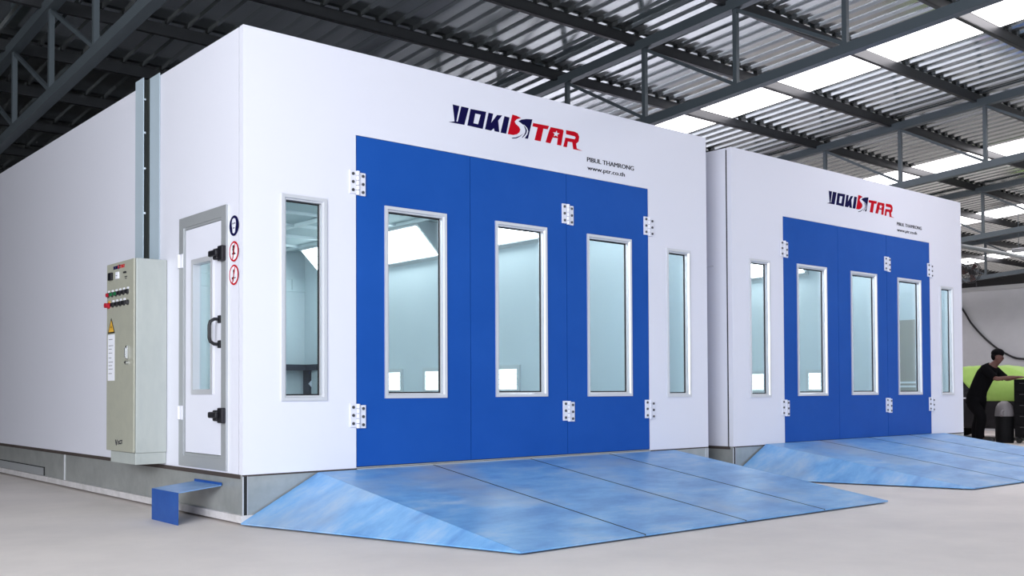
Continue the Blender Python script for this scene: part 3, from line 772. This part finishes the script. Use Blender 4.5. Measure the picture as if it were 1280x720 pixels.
gh.add(A_+B_, [tuple(range(n))[::-1], tuple(range(n, 2*n))] + [(k, k+1, k+1+n, k+n) for k in range(n-1)] + [(n-1, 0, n, 2*n-1)])
gh.build('cabin', mat('dark_car_glass', (.01,.012,.014), .1), car)
for yc in (-1.26, 1.36):
    for s in (-1, 1):
        w = MB().tube([(s*(hw-.22),yc,.305),(s*(hw-.20),yc,.305),(s*(hw-.03),yc,.305),(s*(hw-.01),yc,.305)], [.27,.305,.305,.27], 28).build('wheel', TYRE, car)
        r_ = MB().tube([(s*(hw-.02),yc,.305),(s*(hw-.004),yc,.305)], [.20,.19], 24)
        r_.build('rim', mat('wheel_rim', (.3,.3,.32), .3, metal=.8), w)
MB().ball((-hw+.12, -2.06, .66), .1, .8, .7, .6).build('headlight', mat('headlight_glass', (.5,.5,.52), .1), car)
MB().ball((hw-.12, -2.06, .66), .1, .8, .7, .6).build('headlight', mat('headlight_glass', (.5,.5,.52), .1), car)
MB().bbox(-hw-.14, -hw+.0, -.72, -.60, .92, 1.04, .03).build('side_mirror', CARP, car)
MB().bbox(-hw-.006, -hw+.02, -.8, 1.8, .80, .83, .004).build('trim_strip', CHROME, car)
# lime sheet laid over the cabin
SHEETM = mat('lime_green_sheet', (0.27, 0.45, 0.08), 0.6, noise=(3, (0.33, 0.52, 0.11), .35, .7, (1,1,1)), bump=(5, .5, (1,1,1)))
nu, nv = 34, 30; vs = []; rnd = random.Random(3)
def cab_top(y):
    for (a, za), (b, zb) in zip(gy, gy[1:]):
        if a <= y <= b: return za+(zb-za)*(y-a)/(b-a)
    return .92
for i in range(nu+1):
    y = -.56 + 2.39*i/nu
    zt_ = max(cab_top(min(max(y,-1.05),1.8)), .93) + .025
    low = .76 if y < .15 else .76 + .42*min(1,(y-.15)/.5)
    low = min(low, zt_-.02)
    for j in range(nv+1):
        t = -1 + 2*j/nv; at = abs(t); sx = 1 if t >= 0 else -1
        halfw = (hw-.05-.20*max(0,(zt_-.945))/.49 + .03) if zt_ > 1.06 else hw+.035
        if at < .55: X_ = sx*halfw*(at/.55); Z_ = zt_ + .012*math.cos(PI*t)
        else:
            q = (at-.55)/.45; Z_ = zt_ + (low-zt_)*q; X_ = sx*(halfw + ((hw+.035)-halfw)*min(1, (zt_-Z_)/max(.03, zt_-1.0)))
        wob = .012*math.sin(9*y+3*t)+.010*math.sin(17*y-6*t)
        vs.append((CARX+X_+ (sx*abs(wob) if at > .55 else 0), 1.9+y, Z_+ (abs(wob) if at <= .55 else 0)))
fs = [(i*(nv+1)+j, (i+1)*(nv+1)+j, (i+1)*(nv+1)+j+1, i*(nv+1)+j+1) for i in range(nu) for j in range(nv)]
m_ = MB(); m_.add(vs, fs, 0, True); gs_ = m_.build('protective_sheet', SHEETM)
sm_ = gs_.modifiers.new('thick', 'SOLIDIFY'); sm_.thickness = .006; sm_.offset = 1
tag(gs_, 'lime green protective sheet draped over the roof of the dark car', 'protective sheet')

# ---- black tool cabinet the person leans on, with a white canister
tc = thing('tool_cabinet', 'tall black tool cabinet in front of the dark car at the right edge', 'tool cabinet', (16.0, .79, 0))
DK = mat('black_cabinet_paint', (.006,.006,.007), .6, spec=.1)
MB().bbox(-.28, .28, -.36, .36, .10, 1.17, .012).build('body', DK, tc)
for k in range(5):
    d_ = MB().bbox(-.292, -.278, -.33, .33, .14+.2*k, .32+.2*k, .006).build('drawer', DK, tc)
    MB().bbox(-.31, -.29, -.25, .25, .285+.2*k, .30+.2*k, .004).build('handle', mat('dark_handle', (.06,.06,.065), .4, metal=.5), d_)
for sx in (-.22, .22):
    for sy in (-.3, .3): MB().tube([(sx-.02, sy, .05),(sx+.02, sy, .05)], .05, 14).build('caster', TYRE, tc)
cn = thing('canister', 'white canister standing on the black tool cabinet', 'canister', (15.92, .70, 1.17))
MB().tube([(0,0,0),(0,0,.19),(0,0,.21)], [.085,.085,.06], 18).build('body', PAPER, cn)
MB().tube([(0,0,.21),(0,0,.24)], .035, 14).build('cap', WHITE, cn)

dr = thing('drum', 'dark drum with rounded grey lid standing on the floor beside the tool cabinet', 'drum', (15.74, 1.335, 0))
MB().tube([(0,0,0),(0,0,.04),(0,0,.47),(0,0,.49)], [.15,.16,.16,.15], 22).build('body', DK, dr)
lid = MB().tube([(0,0,.49),(0,0,.58),(0,0,.67),(0,0,.735),(0,0,.77)], [.165,.16,.14,.10,.04], 22)
lid.build('lid', mat('dull_grey_plastic', (.16,.15,.16), .4), dr)
MB().tube([(-.10,-.03,.60),(-.22,-.05,.56),(-.26,-.06,.50)], .03, 12).build('nozzle', mat('dull_grey_plastic', (.16,.15,.16), .4), dr)

# ================================================================== person leaning on the tool cabinet
def skin_mesh(name, verts, edges, mats, parent, loc, root=0, sub=2):
    me = bpy.data.meshes.new(name); me.from_pydata([v[:3] for v in verts], edges, [])
    o = bpy.data.objects.new(name, me); COL.objects.link(o)
    md = o.modifiers.new('skin', 'SKIN'); md.use_smooth_shade = True
    for i, v in enumerate(verts):
        r = v[3]; r = r if isinstance(r, tuple) else (r, r)
        me.skin_vertices[0].data[i].radius = r; me.skin_vertices[0].data[i].use_root = (i == root)
    sb_ = o.modifiers.new('sub', 'SUBSURF'); sb_.levels = sub; sb_.render_levels = sub
    dg = bpy.context.evaluated_depsgraph_get(); m2 = bpy.data.meshes.new_from_object(o.evaluated_get(dg))
    o.modifiers.clear(); o.data = m2; bpy.data.meshes.remove(me); m2.name = name
    for m in (mats if isinstance(mats, list) else [mats]): m2.materials.append(m)
    for p_ in m2.polygons: p_.use_smooth = True
    if parent: o.parent = parent
    o.location = loc
    return o
PX, PY = 15.4, 1.50
per = thing('person', 'person in black clothes leaning forward with both arms on the black tool cabinet', 'person', (PX, PY, 0))
SKIN = mat('shaded_skin', (0.11, 0.045, 0.035), 0.55)
CLOTH = mat('black_cotton', (0.005, 0.005, 0.006), 0.9, spec=0.03)
HAIR = mat('black_hair', (0.004, 0.004, 0.005), 0.7, spec=0.05)
# x: towards the wall, y: -y is where the person faces, z up (local to the person)
V = {}; Vl = []; Ed = []
def vx(k, x, y, z, r): V[k] = len(Vl); Vl.append((x, y, z, r)); return k
def ed(*ks):
    for a, b in zip(ks, ks[1:]): Ed.append((V[a], V[b]))
vx('pelvis', 0, .18, .90, (.10,.13)); vx('waist', 0, .11, 1.06, (.105,.135)); vx('chest', 0, 0.02, 1.24, (.12,.165)); vx('neckbase', 0, -.10, 1.39, .075)
vx('neck', 0, -.15, 1.455, .056); vx('jaw', 0, -.235, 1.515, (.075,.07)); vx('skull', 0, -.235, 1.60, (.105,.086)); vx('crown', 0, -.215, 1.655, (.07,.06))
ed('pelvis','waist','chest','neckbase','neck','jaw','skull','crown')
for s, n_ in ((-1,'a'),(1,'b')):
    vx('sh'+n_, s*.17, -.07, 1.345, .050); vx('el'+n_, s*.21, -.27, 1.17, .045); vx('wr'+n_, s*.15, -.50, 1.205, .028); vx('pa'+n_, s*.13, -.575, 1.205, (.034,.018))
    ed('neckbase','sh'+n_,'el'+n_,'wr'+n_,'pa'+n_)
    for f_, (dx, l1, l2, r_) in enumerate(((-.030,.042,.030,.0095),(-.010,.047,.034,.0098),(.010,.044,.032,.0095),(.029,.035,.025,.0085))):
        a = vx('f%s%d0' % (n_, f_), s*.13+dx*1.1, -.615, 1.203, r_); b = vx('f%s%d1' % (n_, f_), s*.13+dx*1.3, -.615-l1, 1.200, r_*.95); c = vx('f%s%d2' % (n_, f_), s*.13+dx*1.35, -.615-l1-l2, 1.186, r_*.8)
        ed('pa'+n_, a, b, c)
    a = vx('t%s0' % n_, s*.13-s*.045, -.565, 1.200, .011); b = vx('t%s1' % n_, s*.13-s*.068, -.60, 1.195, .0095); ed('pa'+n_, a, b)
    fy = .02 if s < 0 else .20
    vx('hip'+n_, s*.09, .19, .84, .07); vx('kn'+n_, s*.115, (.05 if s < 0 else .20), .48, .055); vx('an'+n_, s*.12, fy+.06, .09, .042); vx('toe'+n_, s*.13, fy-.10, .045, (.042,.03)); vx('tip'+n_, s*.13, fy-.16, .04, (.03,.025))
    ed('pelvis','hip'+n_,'kn'+n_,'an'+n_,'toe'+n_,'tip'+n_)
vx('nose', 0, -.325, 1.555, .016); ed('jaw','nose') if False else None
body = skin_mesh('body', Vl[:V['nose']], Ed, SKIN, per, (0,0,0))
# shirt and trousers follow the body a little further out
def sub_skin(name, keys, edges, grow, m, extra=()):
    idx = {k: i for i, k in enumerate(keys)}
    vv = []
    for k in keys:
        x, y, z, r = Vl[V[k]]; r = r if isinstance(r, tuple) else (r, r)
        vv.append((x, y, z, (r[0]+grow, r[1]+grow)))
    return skin_mesh(name, vv, [(idx[a], idx[b]) for a, b in edges], m, per, (0,0,0))
def loft_rings(mb, rings, n=20, cap0=True, cap1=True):
    # rings: (x, y, z, half width, half depth), each ring square to the centre line
    C_ = [Vector(r[:3]) for r in rings]; vs = []
    for i, r in enumerate(rings):
        d = (C_[min(i+1, len(C_)-1)] - C_[max(i-1, 0)]).normalized()
        side = Vector((1,0,0)); side = (side - d*side.dot(d)).normalized(); fw = d.cross(side)
        vs += [C_[i] + side*r[3]*math.cos(2*PI*k/n) + fw*r[4]*math.sin(2*PI*k/n) for k in range(n)]
    fs = [(i*n+k, i*n+(k+1)%n, (i+1)*n+(k+1)%n, (i+1)*n+k) for i in range(len(rings)-1) for k in range(n)]
    if cap0: fs.append(tuple(range(n))[::-1])
    if cap1: fs.append(tuple(range((len(rings)-1)*n, len(rings)*n)))
    mb.add(vs, fs, 0, True)
shirt = MB()
loft_rings(shirt, [(0,.215,.72,.198,.166),(0,.195,.84,.198,.166),(0,.150,.98,.180,.150),(0,.08,1.13,.190,.155),(0,.01,1.26,.205,.155),(0,-.055,1.345,.200,.140),(0,-.095,1.395,.140,.115),(0,-.118,1.425,.100,.090)])
for s_, n_ in ((-1,'a'),(1,'b')):
    P0, P1 = Vl[V['sh'+n_]][:3], Vl[V['el'+n_]][:3]
    q = [Vector((s_*.10, -.055, 1.345)), Vector(P0)+Vector((s_*.012,.006,.004)), Vector(P0).lerp(Vector(P1), .45), Vector(P0).lerp(Vector(P1), .86)]
    shirt.tube(smooth(q, 4), [.092]*4+[.083,.080,.078,.076]+[.075,.073,.072,.071]+[.070], 16)
shirt.build('shirt', CLOTH, per)
tr_ = MB()
loft_rings(tr_, [(0,.19,.98,.165,.130),(0,.195,.88,.182,.150),(0,.195,.80,.188,.152),(0,.19,.72,.172,.130)])
for s_, n_ in ((-1,'a'),(1,'b')):
    q = [Vector((s_*.085,.185,.86)), Vector(Vl[V['hip'+n_]][:3])+Vector((0,0,-.14)), Vector(Vl[V['kn'+n_]][:3]), Vector(Vl[V['an'+n_]][:3])+Vector((0,0,.16)), Vector(Vl[V['an'+n_]][:3])+Vector((0,0,-.01))]
    sm4 = smooth(q, 4); rr = [.122,.132,.134,.130,.124,.112,.102,.093,.090,.087,.084,.082,.080,.079,.078,.078,.080]
    tr_.tube(sm4, rr, 16)
tr_.build('trousers', CLOTH, per)
for s, n_ in ((-1,'a'),(1,'b')):
    fy = .02 if s < 0 else .20
    MB().bbox(s*.125-.05, s*.125+.05, fy-.21, fy+.12, 0.0, .095, .03).build('shoe', BLACK, per)
    MB().ball((s*.030, -.298, 1.570), .010).build('eye', mat('eye_dark', (.05,.04,.04), .3), per)
    MB().ball((s*.088, -.225, 1.560), .024, .4, .8, 1.2).build('ear', SKIN, per)
MB().ball((0, -.308, 1.545), .014, .8, 1.1, 1.3).build('nose', SKIN, per)
MB().ball((0, -.296, 1.518), .016, 1.5, .7, .45).build('mouth', mat('lips', (.14,.045,.04), .5), per)
hb = MB(); hb.ball((0, -.212, 1.648), .112, .90, 1.02, .76); hb.ball((0, -.160, 1.590), .085, 1.0, .72, 1.0); hb.build('hair', HAIR, per)

# ================================================================== light, camera, view
w = bpy.data.worlds.new('World'); scene.world = w; w.use_nodes = True
w.node_tree.nodes['Background'].inputs['Color'].default_value = (0.80, 0.88, 1.0, 1)
w.node_tree.nodes['Background'].inputs['Strength'].default_value = 0.88
def area(name, loc, target, sx, sy, power, col):
    l = bpy.data.lights.new(name, 'AREA'); l.shape = 'RECTANGLE'; l.size = sx; l.size_y = sy; l.energy = power; l.color = col
    o = bpy.data.objects.new(name, l); COL.objects.link(o); o.location = loc
    o.rotation_euler = (Vector(target)-Vector(loc)).to_track_quat('-Z', 'Y').to_euler(); return o
area('key_light_front_left', (-9.0, -8.0, 3.7), (1.8, 1.2, 1.2), 6.0, 3.2, 1480, (0.93, 0.96, 1.0))  # added lamp out of view, standing in for daylight from the front left

cam = bpy.data.cameras.new('camera'); co = bpy.data.objects.new('camera', cam); COL.objects.link(co)
F_, CXp, CYp, pit, rol, yaw = 1278.06, 640, 461.1, .0215, -.0047, .7064
Fv = Vector((math.sin(yaw), math.cos(yaw), 0)); Rv = Vector((math.cos(yaw), -math.sin(yaw), 0)); Uv = Vector((0,0,1))
F2 = Fv*math.cos(pit)+Uv*math.sin(pit); U2 = Uv*math.cos(pit)-Fv*math.sin(pit)
R2 = Rv*math.cos(rol)+U2*math.sin(rol); U3 = U2*math.cos(rol)-Rv*math.sin(rol)
M = Matrix((R2, U3, -F2)).transposed().to_4x4(); M.translation = Vector((-3.4402, -7.1405, 1.0002))
co.matrix_world = M
cam.sensor_fit = 'HORIZONTAL'; cam.sensor_width = 36; cam.lens = F_/1280*36
cam.shift_x = 0; cam.shift_y = (CYp-360)/1280
cam.clip_start = .05; cam.clip_end = 200
scene.camera = co
vs_ = scene.view_settings; vs_.view_transform = 'Standard'; vs_.look = 'None'; vs_.gamma = 1; vs_.use_curve_mapping = False; vs_.exposure = 0.0
scene.display_settings.display_device = 'sRGB'
